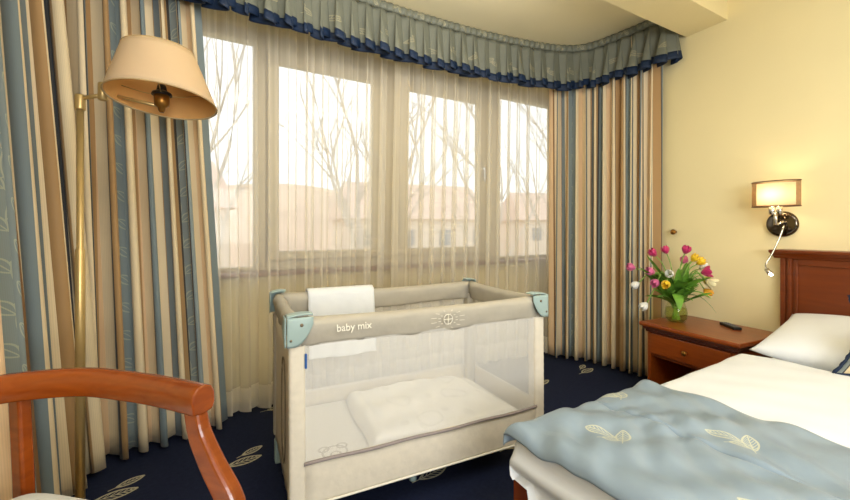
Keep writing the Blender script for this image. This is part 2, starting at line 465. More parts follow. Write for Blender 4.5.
house(17, 33, 13, 9, 5.0, -.15, 'pale house with terracotta roof outside the middle window panes')
house(38, 34, 13, 9, 5.2, -.35, 'pale house with terracotta roof outside the rightmost window pane')
def tree(x, y, h, seed, label):
    rnd = random.Random(seed); t = thing('bare_tree', label, 'tree', (x, y, -3), 0, 'bare trees outside the windows')
    tr, br = MB(), MB()
    def limb(mb, p, d, L, r, lev):
        pts = [p]; dd = d.copy(); n = 5
        for k in range(n):
            dd = (dd + Vector((rnd.uniform(-.16, .16), rnd.uniform(-.16, .16), rnd.uniform(-.02, .14)))).normalized(); pts.append(pts[-1] + dd * L / n)
        mb.tube(pts, r, 6 if lev < 2 else 4, scale=[1 - .6 * k / n for k in range(n + 1)])
        if lev < 3:
            for k in range((6, 5, 4)[lev]):
                i = rnd.randint(2, n) if lev else min(n, 2 + k % 4); a = rnd.uniform(0, 2 * pi); sp = rnd.uniform(.45, .95)
                nd = (dd + Vector((cos(a) * sp, sin(a) * sp, rnd.uniform(0, .4)))).normalized()
                limb(br, pts[i], nd, L * rnd.uniform(.42, .62), r * .45, lev + 1)
    limb(tr, Vector((0, 0, 0)), Vector((0, 0, 1)), h, h * .016, 0)
    tr.build('trunk', M['bark'], t, smooth=True); br.build('branches', M['bark'], t, smooth=True)
tree(.1, 9.5, 6.5, 3, 'slim bare tree outside the leftmost window pane')
tree(3.0, 8.5, 6.0, 5, 'bare forked tree outside the second window pane from the left')
tree(6.6, 13.5, 8, 8, 'bare tree outside the second pane, just right of the forked one')
tree(8.6, 10.0, 6.5, 11, 'bare tree with slanting branches outside the third window pane')
tree(13.6, 12.0, 7.0, 14, 'bare tree outside the rightmost window pane beside the curtain')

# ------------------------------------------------------------------ curtains
def drape(name, mats, top, bot, z1, z0, folds, a0, a1, nu, nv, seed, width, parent=None, solid=.002, vtop=0., vexp=.8, omega=.5, uoff=0, zedge=None):
    rnd = random.Random(seed)
    T, LT = spline(top, nu); B, LB = spline(bot, nu)
    def nrm(P, i):
        t = P[min(i + 1, nu)] - P[max(i - 1, 0)]; t.normalize(); return Vector((-t.y, t.x)), Vector((t.x, t.y))
    ph = [rnd.uniform(0, 6.28) for _ in range(6)]
    am = [.65 + .7 * rnd.random() for _ in range(folds + 3)]
    def fn(u, v):
        i = round(u * nu); e = v ** vexp
        p = T[i].lerp(B[i], v); n, t = nrm(T, i); n2, t2 = nrm(B, i); n = n.lerp(n2, v); t = t.lerp(t2, v)
        phase = 2 * pi * folds * u + .9 * sin(5.3 * u + ph[0]) + .6 * sin(13 * u + ph[1]) + .5 * v * sin(7 * u + ph[2])
        k = min(folds + 1, int((phase / (2 * pi)) % (folds + 2))); w = (phase / (2 * pi)) % 1
        ak = am[k] * (1 - w) + am[k + 1] * w
        amp = (a0 + (a1 - a0) * e) * ak
        off = amp * (sin(phase) + .22 * sin(2 * phase + ph[3] + 1.5 * v) + .15 * sin(.5 * phase + ph[5]))
        tan = amp * omega * sin(2 * phase)
        zz = z1 + (z0 - z1) * v + (.008 * sin(phase + ph[4]) * v if zedge is None else 0)
        return (p.x + n.x * off + t.x * tan, p.y + n.y * off + t.y * tan, zz)
    def uv(u, v): return (uoff + u * width, z1 + (z0 - z1) * v)
    return MB().grid(fn, nu, nv, uvf=uv).build(name, mats, parent, smooth=True, solid=solid)

V2 = Vector
tag(drape('striped_curtain', M['curtain'], [(-.63, 1.36), (-.645, 1.7), (-.63, 1.95), (-.57, 2.12)], [(-.46, 1.22), (-.49, 1.62), (-.48, 1.97), (-.42, 2.16)], 2.49, .03, 6, .045, .060, 300, 26, 1, 1.75, uoff=.10),
    'striped blue and tan curtain hanging at far left behind the chair post', 'curtain', 'striped floor-length curtains')
tag(drape('striped_curtain', M['curtain'], [(-.60, 2.24), (-.35, 2.30), (-.04, 2.30)], [(-.56, 2.20), (-.25, 2.28), (.10, 2.34)], 2.49, .03, 8, .036, .054, 320, 26, 4, 2.0, uoff=.05),
    'striped curtain behind the brass floor lamp, beside the sheer panel', 'curtain', 'striped floor-length curtains')
tag(drape('striped_curtain', M['curtain'], [(2.46, 2.29), (2.60, 2.20), (2.69, 2.04), (2.715, 1.82), (2.72, 1.55)], [(2.48, 2.31), (2.60, 2.19), (2.685, 2.02), (2.715, 1.80), (2.715, 1.56)], 2.49, .03, 11, .028, .040, 420, 26, 9, 3.0, uoff=.22),
    'striped curtain in the right corner behind the tulips and nightstand', 'curtain', 'striped floor-length curtains')
tag(drape('sheer_curtain', M['sheer'], [(-.25, 2.45), (.5, 2.47), (1.28, 2.47)], [(-.2, 2.44), (.5, 2.47), (1.22, 2.48)], 2.47, .025, 15, .020, .034, 620, 16, 21, 3.0, solid=0, omega=.6),
    'white sheer curtain panel hanging left of the centre of the windows', 'sheer curtain', 'sheer curtains')
tag(drape('sheer_curtain', M['sheer'], [(1.15, 2.43), (1.9, 2.43), (2.66, 2.36)], [(1.10, 2.44), (1.9, 2.44), (2.64, 2.38)], 2.47, .025, 15, .020, .034, 620, 16, 33, 3.0, solid=0, omega=.6),
    'white sheer curtain panel hanging right of the centre, beside the corner curtain', 'sheer curtain', 'sheer curtains')

# valance following the curved track
VT = [(-.60, 1.46), (-.62, 1.80), (-.52, 2.08), (-.25, 2.185), (.3, 2.26), (1.0, 2.315), (1.6, 2.31), (2.05, 2.265), (2.42, 2.19), (2.62, 2.06), (2.685, 1.78), (2.705, 1.42)]
val = thing('valance', 'gathered grey-green valance with navy ruffled hem along the curved curtain track', 'valance', (1.0, 2.3, 2.5))
nV = 1000; vpts, vL = spline(VT, nV); folds = 44
rv = random.Random(3); vph = [rv.uniform(0, 6.28) for _ in range(8)]; vam = [.35 + 1.1 * rv.random() for _ in range(folds + 5)]
def valf(z0, z1, flare0, flare1, outset=0.):
    def fn(u, v):
        i = round(u * nV); p = vpts[i]; t = (vpts[min(i + 1, nV)] - vpts[max(i - 1, 0)]).normalized(); n = Vector((t.y, -t.x))
        phase = 2 * pi * folds * u + 1.1 * sin(9 * u + vph[0]) + .8 * sin(23 * u + vph[1])
        q = phase / (2 * pi); k = int(q) % (folds + 3); w = q % 1; ak = vam[k] * (1 - w) + vam[k + 1] * w
        z = z0 + (z1 - z0) * v; h = (2.515 - z) / .34
        a = (.006 + .052 * max(0, (h - .10)) ** .9) * ak
        off = a * sin(phase) + outset + .018 * h
        tg = a * .72 * sin(2 * phase + .4)
        dz = (-.026 * sin(phase + .8) - .012 * sin(.37 * phase)) * max(0, h - .3)
        return (p.x + n.x * off + t.x * tg - 1.0, p.y + n.y * off + t.y * tg - 2.3, z + dz - 2.5)
    return fn
def headf(u, v):
    i = round(u * nV); p = vpts[i]; t = (vpts[min(i + 1, nV)] - vpts[max(i - 1, 0)]).normalized(); n = Vector((t.y, -t.x))
    ph_ = 2 * pi * folds * 2.2 * u; off = .004 * sin(ph_) + .012 * sin(pi * v) ** .5 + .004
    return (p.x + n.x * off - 1.0, p.y + n.y * off - 2.3, 2.517 - .055 * v - 2.5)
MB().grid(headf, nV, 5, uvf=lambda u, v: (u * vL * 2, 2.517 - .055 * v)).build('heading', M['valance'], val, smooth=True, solid=.003)
MB().grid(valf(2.465, 2.215, 0, 1), nV, 9, uvf=lambda u, v: (u * vL * 2, 2.465 - .25 * v)).build('skirt', M['valance'], val, smooth=True, solid=.002)
MB().grid(valf(2.222, 2.17, 0, 1, .003), nV, 3).build('hem_trim', M['navy_trim'], val, smooth=True, solid=.004)

# ------------------------------------------------------------------ wall furniture frame: s along the right wall towards the camera, d into the room
aw = math.atan(.06)
def wp(y, d, z): # point at wall y, offset d from wall
    return Vector((wallx(y) - d * cos(aw), y + d * sin(aw), z))

# ---- bed
bed = thing('bed', 'double bed with red-brown wooden headboard against the cream wall', 'bed', (1.7, 0, 0))
def bl(p): return Vector(p) - Vector((1.7, 0, 0))
fr = MB(); fr.box(bl((.86, -.84, .12)), bl((2.54, .84, .29))); fr.build('bed_frame', M['red_wood'], bed, bevel=.008)
for (x0, y0) in ((.805, .82), (.805, -.89), (2.46, .80), (2.46, -.87)):
    MB().box(bl((x0, y0, 0)), bl((x0 + .07, y0 + .075, .325))).build('leg', M['chair_wood'], bed, bevel=.012, segs=3)
def rbox(a, b, r, bend=0):
    mb = MB(); pr = rrect(b[1] - a[1], b[2] - a[2], r, 4); cy, cz = (a[1] + b[1]) / 2, (a[2] + b[2]) / 2
    vs = []; 
    for x, sc in ((a[0], .0), (a[0], 1), (b[0], 1), (b[0], .0)):
        pass
    mb.sweep([(a[0], cy, cz), (b[0], cy, cz)], [(-p, q) for p, q in pr])
    return mb
rbox(bl((.84, -.83, .295)), bl((2.54, .83, .455)), .04).build('mattress', M['white_cloth'], bed, smooth=False, bevel=.02)
# headboard: local frame along the wall
def slab(y0, y1, d0, d1, z0, z1, mb=None):
    mb = mb or MB()
    ps = [wp(y, d, z) - Vector((1.7, 0, 0)) for y in (y0, y1) for d in (d0, d1) for z in (z0, z1)]
    return mb.add(ps, [(0, 1, 3, 2), (4, 6, 7, 5), (0, 4, 5, 1), (2, 3, 7, 6), (0, 2, 6, 4), (1, 5, 7, 3)])
Y0, Y1 = .895, -.97
hp = slab(Y0, Y1, .008, .045, .10, .905).build('headboard', M['red_wood_v'], bed, bevel=.004)
g = slab(Y0, Y0 - .022, .045, .052, .12, .905); slab(Y0 - .032, Y0 - .050, .045, .056, .12, .905, g); slab(Y0 - .060, Y0 - .075, .045, .051, .12, .905, g)
slab(Y0 - .075, Y1, .045, .055, .872, .905, g)
g.build('panel_moulding', M['red_wood_v'], hp, bevel=.004)
cr = MB()
prof = [(0, .905), (.052, .905), (.056, .915), (.066, .922), (.074, .932), (.080, .935), (.080, .950), (.0, .953)]
def crown(y0, y1):
    mb = MB(); n = len(prof)
    vs = [wp(y0 + (d * .45), d + .008, z) - Vector((1.7, 0, 0)) for d, z in prof] + [wp(y1 - d * .45, d + .008, z) - Vector((1.7, 0, 0)) for d, z in prof]
    return mb.add(vs, [list(range(n)), list(range(2 * n - 1, n - 1, -1))] + [(i, (i + 1) % n, n + (i + 1) % n, n + i) for i in range(n)])
crown(Y0, Y1).build('crown_moulding', M['red_wood_v'], hp, bevel=.002)

# ---- duvet / sheet
def nz(x, y): return .5 * sin(7 * x + 3 * y + 1) + .3 * sin(17 * x - 11 * y) + .2 * sin(29 * y + 8 * x + 2) + .15 * sin(41 * x + 23 * y)
ZT = .492
def fold(p, lo, hi, r):
    """cloth coordinate -> (position, drop)"""
    def arc(o):
        a = o / r
        if a < pi / 2: return r * sin(a), r * (1 - cos(a))
        return r, r + (o - r * pi / 2)
    if p < lo: x, dz = arc(lo - p); return lo - x, dz
    if p > hi: x, dz = arc(p - hi); return hi + x, dz
    return p, 0
def top_z(x, y): return ZT + .005 * nz(x, y) - .012 * max(0, (abs(y) - .55) / .3) ** 2 + .022 * max(0, min(1, (x - 1.5) / .5)) ** 1.5
def duvetf(u, v):
    # u: along x from foot hang to head end; v: across y
    p = .85 - .40 + u * (1.78); q = -1.25 + v * 2.30
    if p > 1.95: pass
    x, dx = fold(p, .85, 2.10, .06); y, dy = fold(q, -.83, .82, .055)
    d = max(dx, dy) + .15 * min(dx, dy)
    if dx > 0 and dy > 0: d = sqrt(dx * dx + dy * dy)
    z = top_z(x, y) - min(d, .40)
    if dx > .05 and p < .9:   # wrinkles of the cloth hanging at the foot
        k = min(1, (dx - .03) / .05)
        x += -k * (.014 * sin(48 * dx + 5 * y) + .012 * sin(2.2 * y + 70 * dx * (1 - .25 * y)) + .006 * sin(13 * y + 20 * dx)) * max(.25, 1 - dx * 1.8) + .05 * max(0, dx - .1)
    if dy > .04:
        y += -(.012 * sin(15 * x + 2)) * min(1, dy * 6) - .06 * max(0, dy - .1)
    if p > 2.10: z = max(z, .462); x = min(x, 2.16)
    if q > .8 and z < .345: z = .345 + .1 * (z - .345)
    if q > .8: z = max(z, .335)
    return (x, y, z)
tag(MB().grid(duvetf, 120, 150).build('duvet', M['cream_cloth'], smooth=True), 'smooth white duvet spread over the bed, hanging over its foot', 'duvet')

def runnerf(u, v):
    p = .85 - .075 + u * .66; q = -1.05 + v * 1.98
    x, dx = fold(p, .845, 9, .055); y, dy = fold(q, -.83, .825, .058)
    d = max(dx, dy) + .2 * min(dx, dy)
    wr = .006 * sin(20 * x + 9 * y) * sin(7 * y - 5 * x + 1) + .004 * sin(31 * y + 22 * x) + .003 * sin(60 * x - 24 * y)
    z = top_z(x, y) + .013 + wr - d
    seam = abs(p - 1.13)
    if seam < .010: z -= .014 * (1 - seam / .010)
    z += .004 * sin(47 * x + 13 * sin(5 * y)) * max(0, sin(6 * y + 4 * x)) + .004 * max(0, 1 - seam / .06) + .0035 * sin(64 * y + 30 * p + 4 * sin(9 * y)) * math.exp(-seam / .07) + .003 * sin(38 * y - 52 * x + 3 * sin(7 * x)) * max(0, sin(5 * y + 11 * x))
    ed = min(u, 1 - u)
    z -= .004 * max(0, 1 - ed / .02)
    off = .008
    if dx > 0: x -= .012
    if dy > 0: y += .012 + .25 * dx
    return (x, y, z)
tag(MB().grid(runnerf, 150, 240, uvf=lambda u, v: (v * 1.98, u * .66)).build('bed_runner', M['runner'], smooth=True, solid=.006),
    'light blue bed runner with cream leaf motifs across the foot of the bed', 'bed runner')

# ---- pillow and cushion
def cushion(mb, w, h, t, pinch, M4, n=36, mi=0, pw=.42, rip=0):
    for sgn in (1, -1):
        def fn(u, v, sgn=sgn):
            a, b = 2 * u - 1, 2 * v - 1
            x = w / 2 * a * (1 - pinch * (1 - b * b)); y = h / 2 * b * (1 - pinch * (1 - a * a))
            z = sgn * t / 2 * max(0, (1 - a * a) * (1 - b * b)) ** pw + rip * sin(9 * a + 4 * b) * (1 - a * a) * (1 - b * b) * .3
            return M4 @ Vector((x, y, z))
        mb.grid(fn, n, n, mi, uvf=lambda u, v: (u * w, v * h))
    return mb
Mp = Matrix.Translation((2.43, .46, .562)) @ Matrix.Rotation(radians(-13), 4, 'Y') @ Matrix.Rotation(pi / 2, 4, 'Z')
tag(cushion(MB(), .76, .50, .17, .05, Mp, rip=.02).build('pillow', M['white_cloth'], smooth=True, weld=True),
    'plump white pillow leaning against the wooden headboard', 'pillow')
M['cushion'] = curtain_mat('striped_cushion_fabric', .40, .06)
cu = thing('striped_cushion', 'striped tan and blue cushion with navy piping on the white pillow', 'cushion', (2.10, .308, .497))
ex = Vector((0.05, -1, 0)).normalized(); ey = Vector((.30, -.07, .95)).normalized(); ez = ex.cross(ey).normalized()
M4 = Matrix(((ex.x, ey.x, ez.x, .05), (ex.y, ey.y, ez.y, 0), (ex.z, ey.z, ez.z, .155), (0, 0, 0, 1)))
cushion(MB(), .44, .31, .10, .20, M4).build('cover', M['cushion'], cu, smooth=True, weld=True)
def cedge():
    out = []
    for k in range(160):
        s_ = k / 40; i = int(s_); w_ = (s_ - i) * 2 - 1
        a, b = ((w_, -1), (1, w_), (-w_, 1), (-1, -w_))[i]
        rip = 1 + .012 * sin(k * 1.6)
        out.append(M4 @ Vector((.22 * a * (1 - .20 * (1 - b * b)) * rip, .155 * b * (1 - .20 * (1 - a * a)) * rip, 0)))
    return out
MB().tube(cedge(), .008, 8, closed=True).build('navy_piping', M['navy_trim'], cu, smooth=True)

# ---- nightstand (rotated with the wall)
ns = thing('nightstand', 'red-brown wooden nightstand with one drawer beside the bed', 'nightstand', wp(1.145, .235, .004), -math.atan(.10))
# local: +x towards wall, y along wall
w2, d2 = .238, .195
MB().box((-d2 - .035, -w2 - .035, .470), (d2 + .02, w2 + .035, .495)).build('top', M['red_wood'], ns, bevel=.008, segs=3)
mo = MB(); mo.box((-d2 - .022, -w2 - .022, .452), (d2 + .01, w2 + .022, .470)); mo.box((-d2 - .010, -w2 - .010, .436), (d2 + .005, w2 + .010, .452))
mo.build('top_moulding', M['dark_wood'], ns, bevel=.006, segs=2)
bd = MB(); e = .02
bd.box((-d2, -w2, .0), (d2, -w2 + e, .436)); bd.box((-d2, w2 - e, .0), (d2, w2, .436)); bd.box((d2 - e, -w2 + e, .03), (d2, w2 - e, .436))
bd.box((-d2 + .01, -w2 + e, .03), (d2 - e, w2 - e, .055)); bd.box((-d2 + .012, -w2 + e, .290), (d2 - e, w2 - e, .305))
bd.build('body', M['red_wood'], ns, bevel=.002)
dr = MB(); dr.box((-d2 - .006, -w2 + .022, .310), (-d2 + .012, w2 - .022, .432)); dr.box((-d2 + .012, -w2 + .03, .312), (d2 - .03, w2 - .03, .42))
dro = dr.build('drawer', M['red_wood'], ns, bevel=.004)
k = MB(); k.lathe([(.004, 0), (.005, .012), (.012, .018), (.014, .026), (.009, .032), (.001, .033)], 16, M=Matrix.Translation((-d2 - .006, 0, .371)) @ Matrix.Rotation(-pi / 2, 4, 'Y'))
k.build('knob', M['dark_brass'], dro, smooth=True)

# ---- remote on the nightstand
rm = thing('remote_control', 'small black remote control lying on the nightstand top', 'remote', wp(1.09, .13, .4955), radians(52))
MB().box((-.07, -.021, 0), (.07, .021, .018)).build('body', M['black'], rm, bevel=.006, segs=3)
M['button'] = mat('grey_rubber_buttons', (118, 118, 120), .5, noise=.05)
kb = MB()
for i in range(6):
    for j in (-1, 0, 1): kb.box((-.055 + i * .018, j * .011 - .0035, .017), (-.045 + i * .018, j * .011 + .0035, .0205))
kb.build('keypad', M['button'], rm, bevel=.001, kind='stuff')

# ---- vase and tulips
VX = Vector((2.50, 1.325, .4955))
vs_ = thing('glass_vase', 'round clear glass vase holding the tulips on the nightstand', 'vase', VX)
MB().lathe([(.040, .002), (.056, .02), (.062, .05), (.058, .085), (.047, .115), (.044, .13), (.052, .15), (.049, .15), (.041, .13), (.044, .115), (.055, .085), (.059, .05), (.053, .023), (.038, .008)], 32).build('body', M['vase_glass'], vs_, smooth=True)
MB().lathe([(.037, .009), (.052, .024), (.0575, .05), (.0545, .08), (.052, .09)], 32).build('water', M['water'], vs_, smooth=True)
PET = {'magenta': (186, 38, 98), 'pink': (206, 96, 142), 'yellow': (244, 190, 22), 'white': (244, 240, 226), 'cream': (244, 222, 178), 'orange': (240, 166, 36), 'yellow-green': (206, 204, 84)}
for k_, c_ in PET.items(): M['petal_' + k_] = mat(k_.replace('-', '_') + '_petals', c_, .45, noise=.12, nscale=40, sheen=.2)
Fv = Vector((sin(YAW), cos(YAW), 0)); Rv = Vector((cos(YAW), -sin(YAW), 0))
tul = [  # side, height (from the vase foot), depth towards wall, colour, where
    (-.137, .405, .02, 'magenta', 'top left of the bouquet, against the curtain'),
    (-.057, .420, .03, 'magenta', 'top of the bouquet, second of the three highest'),
    (.022, .423, -.03, 'magenta', 'top of the bouquet, largest and right of the three highest'),
    (.048, .378, -.06, 'yellow', 'upper right of the bouquet, under the highest magenta one'),
    (.110, .358, -.02, 'yellow', 'upper right, right of the other yellow one'),
    (-.160, .303, .00, 'pink', 'left side of the bouquet above a yellow one'),
    (-.275, .327, .02, 'pink', 'farthest left of the bouquet on a long stem'),
    (-.108, .300, -.08, 'white', 'left middle of the bouquet, beside the pink ones'),
    (-.168, .258, -.05, 'pink', 'left side of the bouquet, lowest of the pink ones'),
    (-.135, .258, -.09, 'yellow', 'left middle of the bouquet, low and small'),
    (-.257, .237, .01, 'white', 'far left, nodding over the nightstand edge'),
    (-.220, .118, -.02, 'white', 'lowest at far left, hanging beside the vase'),
    (.110, .307, -.06, 'magenta', 'right side of the bouquet, wide open'),
    (.125, .264, -.08, 'cream', 'right side, under the magenta open one'),
    (.134, .206, -.05, 'orange', 'lowest at right, above the hanging leaf'),
    (.158, .325, .02, 'white', 'farthest right near the wall'),
    (.164, .266, .00, 'yellow-green', 'right side, half closed beside the cream one'),
    (.064, .360, .05, 'pink', 'upper right, small and half hidden behind the yellow ones'),
]
rt = random.Random(12)
def leaf_mesh(mb, base, d, L, w, droop, rnd, fold_=.25):
    side = d.cross(Vector((0, 0, 1)));  side = side.normalized() if side.length > .05 else Vector((1, 0, 0))
    tw = rnd.uniform(-.9, .9)
    def fn(u, v):
        s_ = u; p = base + d * (L * s_) + Vector((0, 0, -droop * L * s_ ** 2.2))
        ww = w * (sin(pi * min(1, s_ * .96 + .04)) ** .75) * (1 - .25 * s_)
        a = v * 2 - 1; sd = (side * cos(tw * s_) + d.cross(side).normalized() * sin(tw * s_))
        return p + sd * (a * ww) + d.cross(side).normalized() * (fold_ * ww * a * a)
    mb.grid(fn, 12, 4)
for i, (sd, hh, dp, colr, where) in enumerate(tul):
    t = thing('tulip', '%s tulip at the %s' % (colr, where) if where.startswith(('top', 'upper', 'left', 'right', 'far', 'low')) and False else '%s tulip in the vase, %s' % (colr, where), 'tulip', VX + Vector((0, 0, .02)), 0, 'tulips in the glass vase')
    head = Rv * (sd * .93 + .014) + Fv * dp + Vector((0, 0, hh - .02))
    a = rt.uniform(0, 6.28); b0 = Vector((.02 * cos(a), .02 * sin(a), .0)); neck = Vector((sd * .12 * Rv.x, sd * .12 * Rv.y, .115)) + Vector((.012 * cos(a + 3), .012 * sin(a + 3), 0))
    up = Vector((0, 0, 1)); flat = Vector((head.x, head.y, 0))
    out = (flat.normalized() * min(1, flat.length / .16) + up * max(-.4, (hh - .24) * 5)).normalized()
    if hh < .25: out = (flat.normalized() + up * -.35).normalized()
    mid = neck.lerp(head, .55) + Vector((0, 0, .05 + .05 * (hh < .3)))
    pts, _ = spline([b0, neck, mid, head], 22)
    MB().tube(pts, .0032, 6).build('stem', M['stem'], t, smooth=True)
    out = ((pts[-1] - pts[-3]).normalized() + out * .6).normalized()
    rot = out.to_track_quat('Z', 'Y').to_matrix().to_4x4(); op = 1.25 if 'open' in where else rt.uniform(.9, 1.05)
    fl = MB()
    for kk in range(6):
        a0 = kk * pi / 3 + (0 if kk % 2 else .1); inner = .92 if kk % 2 else 1.0
        def pf(u, v, a0=a0, inner=inner):
            w_ = (v * 2 - 1) * (.62 * sin(pi * (.12 + .80 * u)) ** .8); an = a0 + w_
            r_ = inner * (.005 + .0205 * sin(min(1, u * 1.35) * pi * .55)) * (1 + (op - 1) * u * 1.6)
            r_ -= .007 * max(0, u - .65) * (2.2 if op < 1.1 else -1)
            return rot @ Vector((r_ * cos(an), r_ * sin(an), .052 * u - .006)) + head
        fl.grid(pf, 8, 4)
    fl.build('flower', M['petal_' + colr], t, smooth=True, solid=.0012)
    for kk in range(4):
        an = rt.uniform(0, 6.28); lean = rt.uniform(.2, 1.3)
        base = pts[5 + kk * 2]; dr_ = (Vector((flat.x, flat.y, 0)).normalized() * .7 + Vector((cos(an), sin(an), 0)) * .7).normalized()
        d_ = (dr_ * lean + Vector((0, 0, 1))).normalized()
        lm = MB(); leaf_mesh(lm, base, d_, rt.uniform(.15, .26), rt.uniform(.018, .030), rt.uniform(.05, .6), rt)
        lm.build('leaf', M['green_leaf'], t, smooth=True)
    if i in (9, 13, 14):   # the broad leaves drooping over the rim
        base = Vector((0, 0, .15)) + Rv * (-.02 if i == 9 else .03) - Fv * .035
        d_ = (Rv * (-.25 if i == 9 else .6) - Fv * .5 + up * (.35)).normalized()
        lm = MB(); leaf_mesh(lm, base, d_, .17, .034, .95, rt, .15); lm.build('leaf', M['green_leaf'], t, smooth=True)

# ---- knob on the wall
kn = MB(); kn.lathe([(.008, 0), (.008, .02), (.016, .028), (.018, .038), (.012, .046), (.001, .048)], 20, M=Matrix.Translation(wp(1.476, 0, 1.043)) @ Matrix.Rotation(-pi / 2 - aw, 4, 'Y') if False else Matrix.Translation(wp(1.476, 0, 1.043)) @ Matrix.Rotation(-pi / 2, 4, 'Y'))
tag(kn.build('curtain_tieback', M['dark_brass'], smooth=True), 'small dark brass tieback knob on the cream wall above the tulips', 'knob')

# ---- wall sconce with reading light
so = wp(.903, 0, 1.088)
sc = thing('wall_sconce', 'chrome wall sconce with brown organza shade and flexible reading light', 'wall lamp', so, aw)
MX = Matrix.Rotation(-pi / 2, 4, 'Y')   # z axis -> -x (into the room)
MB().lathe([(.0, 0), (.068, .0), (.070, .006), (.066, .016), (.055, .020), (.0, .021)], 40, M=MX, cap=False).build('back_plate', M['dark_chrome'], sc, smooth=True)
arm = MB(); arm.tube([(-.018, 0, 0), (-.06, .0, .0), (-.112, .0, .0)], .007, 12); arm.tube([(-.11, 0, -.006), (-.11, 0, .06)], .008, 12); arm.tube([(-.018, -.02, .0), (-.05, -.015, .012), (-.075, 0, 0)], .005, 8)
arm.build('arm', M['chrome'], sc, smooth=True)
hd = MB()
for yy in (-.016, .016): hd.lathe([(.013, .05), (.013, .092)], 16, c=(-.11, yy, 0))
hd.build('bulb_holder', M['chrome'], sc, smooth=True)
def shade_mat(name, rgb, tr, rough=.9):
    m, nt, b, out = new_mat(name); nt.nodes.remove(b)
    d = nt.nodes.new('ShaderNodeBsdfDiffuse'); t_ = nt.nodes.new('ShaderNodeBsdfTranslucent'); d.inputs[0].default_value = lin(rgb); t_.inputs[0].default_value = lin(rgb)
    a = nt.nodes.new('ShaderNodeMixShader'); a.inputs[0].default_value = .6
    p = nt.nodes.new('ShaderNodeBsdfTransparent'); c = nt.nodes.new('ShaderNodeMixShader'); c.inputs[0].default_value = 1 - tr
    u, v, _ = uvxy(nt); w_ = nt.nodes.new('ShaderNodeTexNoise'); w_.inputs['Scale'].default_value = 120
    L = nt.links.new; L(d.outputs[0], a.inputs[1]); L(t_.outputs[0], a.inputs[2]); L(p.outputs[0], c.inputs[1]); L(a.outputs[0], c.inputs[2]); L(c.outputs[0], out.inputs[0])
    return m
M['organza'] = shade_mat('brown_organza', (128, 90, 58), .5); M['inner_shade'] = shade_mat('white_inner_shade', (250, 236, 208), .08)
M['shade_rim'] = mat('brown_shade_rim', (92, 62, 40), .7, noise=.05)
def oval(a, b, z, n=48): return [(-.11 + a * cos(2 * pi * k / n), b * sin(2 * pi * k / n), z) for k in range(n)]
sh = MB(); sh.grid(lambda u, v: (-.11 + .062 * cos(2 * pi * u), .100 * sin(2 * pi * u), .092 + .132 * v), 48, 3)
sho = sh.build('shade', M['organza'], sc, smooth=True, weld=True)
for zz in (.092, .224): MB().tube(oval(.062, .100, zz), .0025, 6, closed=True).build('rim', M['shade_rim'], sho, smooth=True)
inn = MB(); inn.grid(lambda u, v: (-.11 + .048 * cos(2 * pi * u), .080 * sin(2 * pi * u), .100 + .116 * v), 48, 3); inn.build('inner_shade', M['inner_shade'], sho, smooth=True, weld=True)
gn, _ = spline([(-.03, -.012, -.004), (-.07, -.02, -.02), (-.10, -.008, -.09), (-.13, .012, -.165), (-.15, .03, -.215), (-.155, .022, -.25)], 30)
MB().tube(gn, .0045, 8).build('gooseneck', M['chrome'], sc, smooth=True)
led = MB(); led.tube([gn[-2], gn[-1] + Vector((-.012, -.016, -.012))], .011, 12); ledo = led.build('reading_head', M['chrome'], sc, smooth=True)
m_, nt_, b_, o_ = new_mat('lit_led'); b_.inputs['Emission Color'].default_value = (1, .97, .9, 1); b_.inputs['Emission Strength'].default_value = 9
MB().lathe([(.0005, -.008), (.007, -.004), (.009, 0), (.007, .004), (.0005, .008)], 14, c=gn[-1] + Vector((-.016, -.020, -.015))).build('lens', m_, ledo, smooth=True)
for nm, loc, pw, rad in (('sconce_bulb_light', (-.11, .0, .155), 1.1, .02),):
    l = bpy.data.lights.new(nm, 'POINT'); l.energy = pw; l.color = (1, .78, .5); l.shadow_soft_size = rad
    o = bpy.data.objects.new(nm, l); C.objects.link(o); o.location = so + Vector(loc)

# ------------------------------------------------------------------ travel cot
cot = thing('travel_cot', 'taupe and cream travel cot with mesh sides standing before the windows', 'travel cot', (.238, 1.313, 0), -.066)
CL, CW, CT = 1.078, .609, .77
def railp(side):
    r = .024; top = CT - .002; bot = .668
    if side in 'fb':
        y = .025 if side == 'f' else CW - .025; ax = [(.035 + (CL - .07) * i / 24, y) for i in range(25)]
    else:
        x = .025 if side == 'l' else CL - .025; ax = [(x, .035 + (CW - .07) * i / 16) for i in range(17)]
    return ax
def rail(side):
    ax = railp(side); n = len(ax) - 1; mb = MB(); prof = []
    for k in range(9): a = pi * k / 8; prof.append((.024 * cos(a), CT - .026 + .024 * sin(a)))
    prof += [(-.019, .72), (-.013, .68), (-.008, .668), (.008, .668), (.013, .68), (.019, .72)]
    def P(i, j):
        (x, y) = ax[i]; o, z = prof[j % len(prof)]; w = i / n; sag = .010 * sin(pi * w) ** .7
        cr = .003 * sin(31 * w + j) + .002 * sin(67 * w + 2 * j)
        z = z - sag * (1 if z > .7 else .2) + (.004 * sin(pi * 3 * w) if z < .7 else 0)
        o = o * (1 + .12 * sin(23 * w)) + cr * (z < .745)
        return (x, y + o, z) if side in 'fb' else (x + o, y, z)
    k = len(prof)
    mb.add([P(i, j) for i in range(n + 1) for j in range(k)], [(i * k + j, i * k + (j + 1) % k, (i + 1) * k + (j + 1) % k, (i + 1) * k + j) for i in range(n) for j in range(k)] + [list(range(k)), list(range(n * k, n * k + k))])
    return mb
rails = {s_: rail(s_).build('padded_rail', M['taupe'], cot, smooth=True) for s_ in 'fblr'}
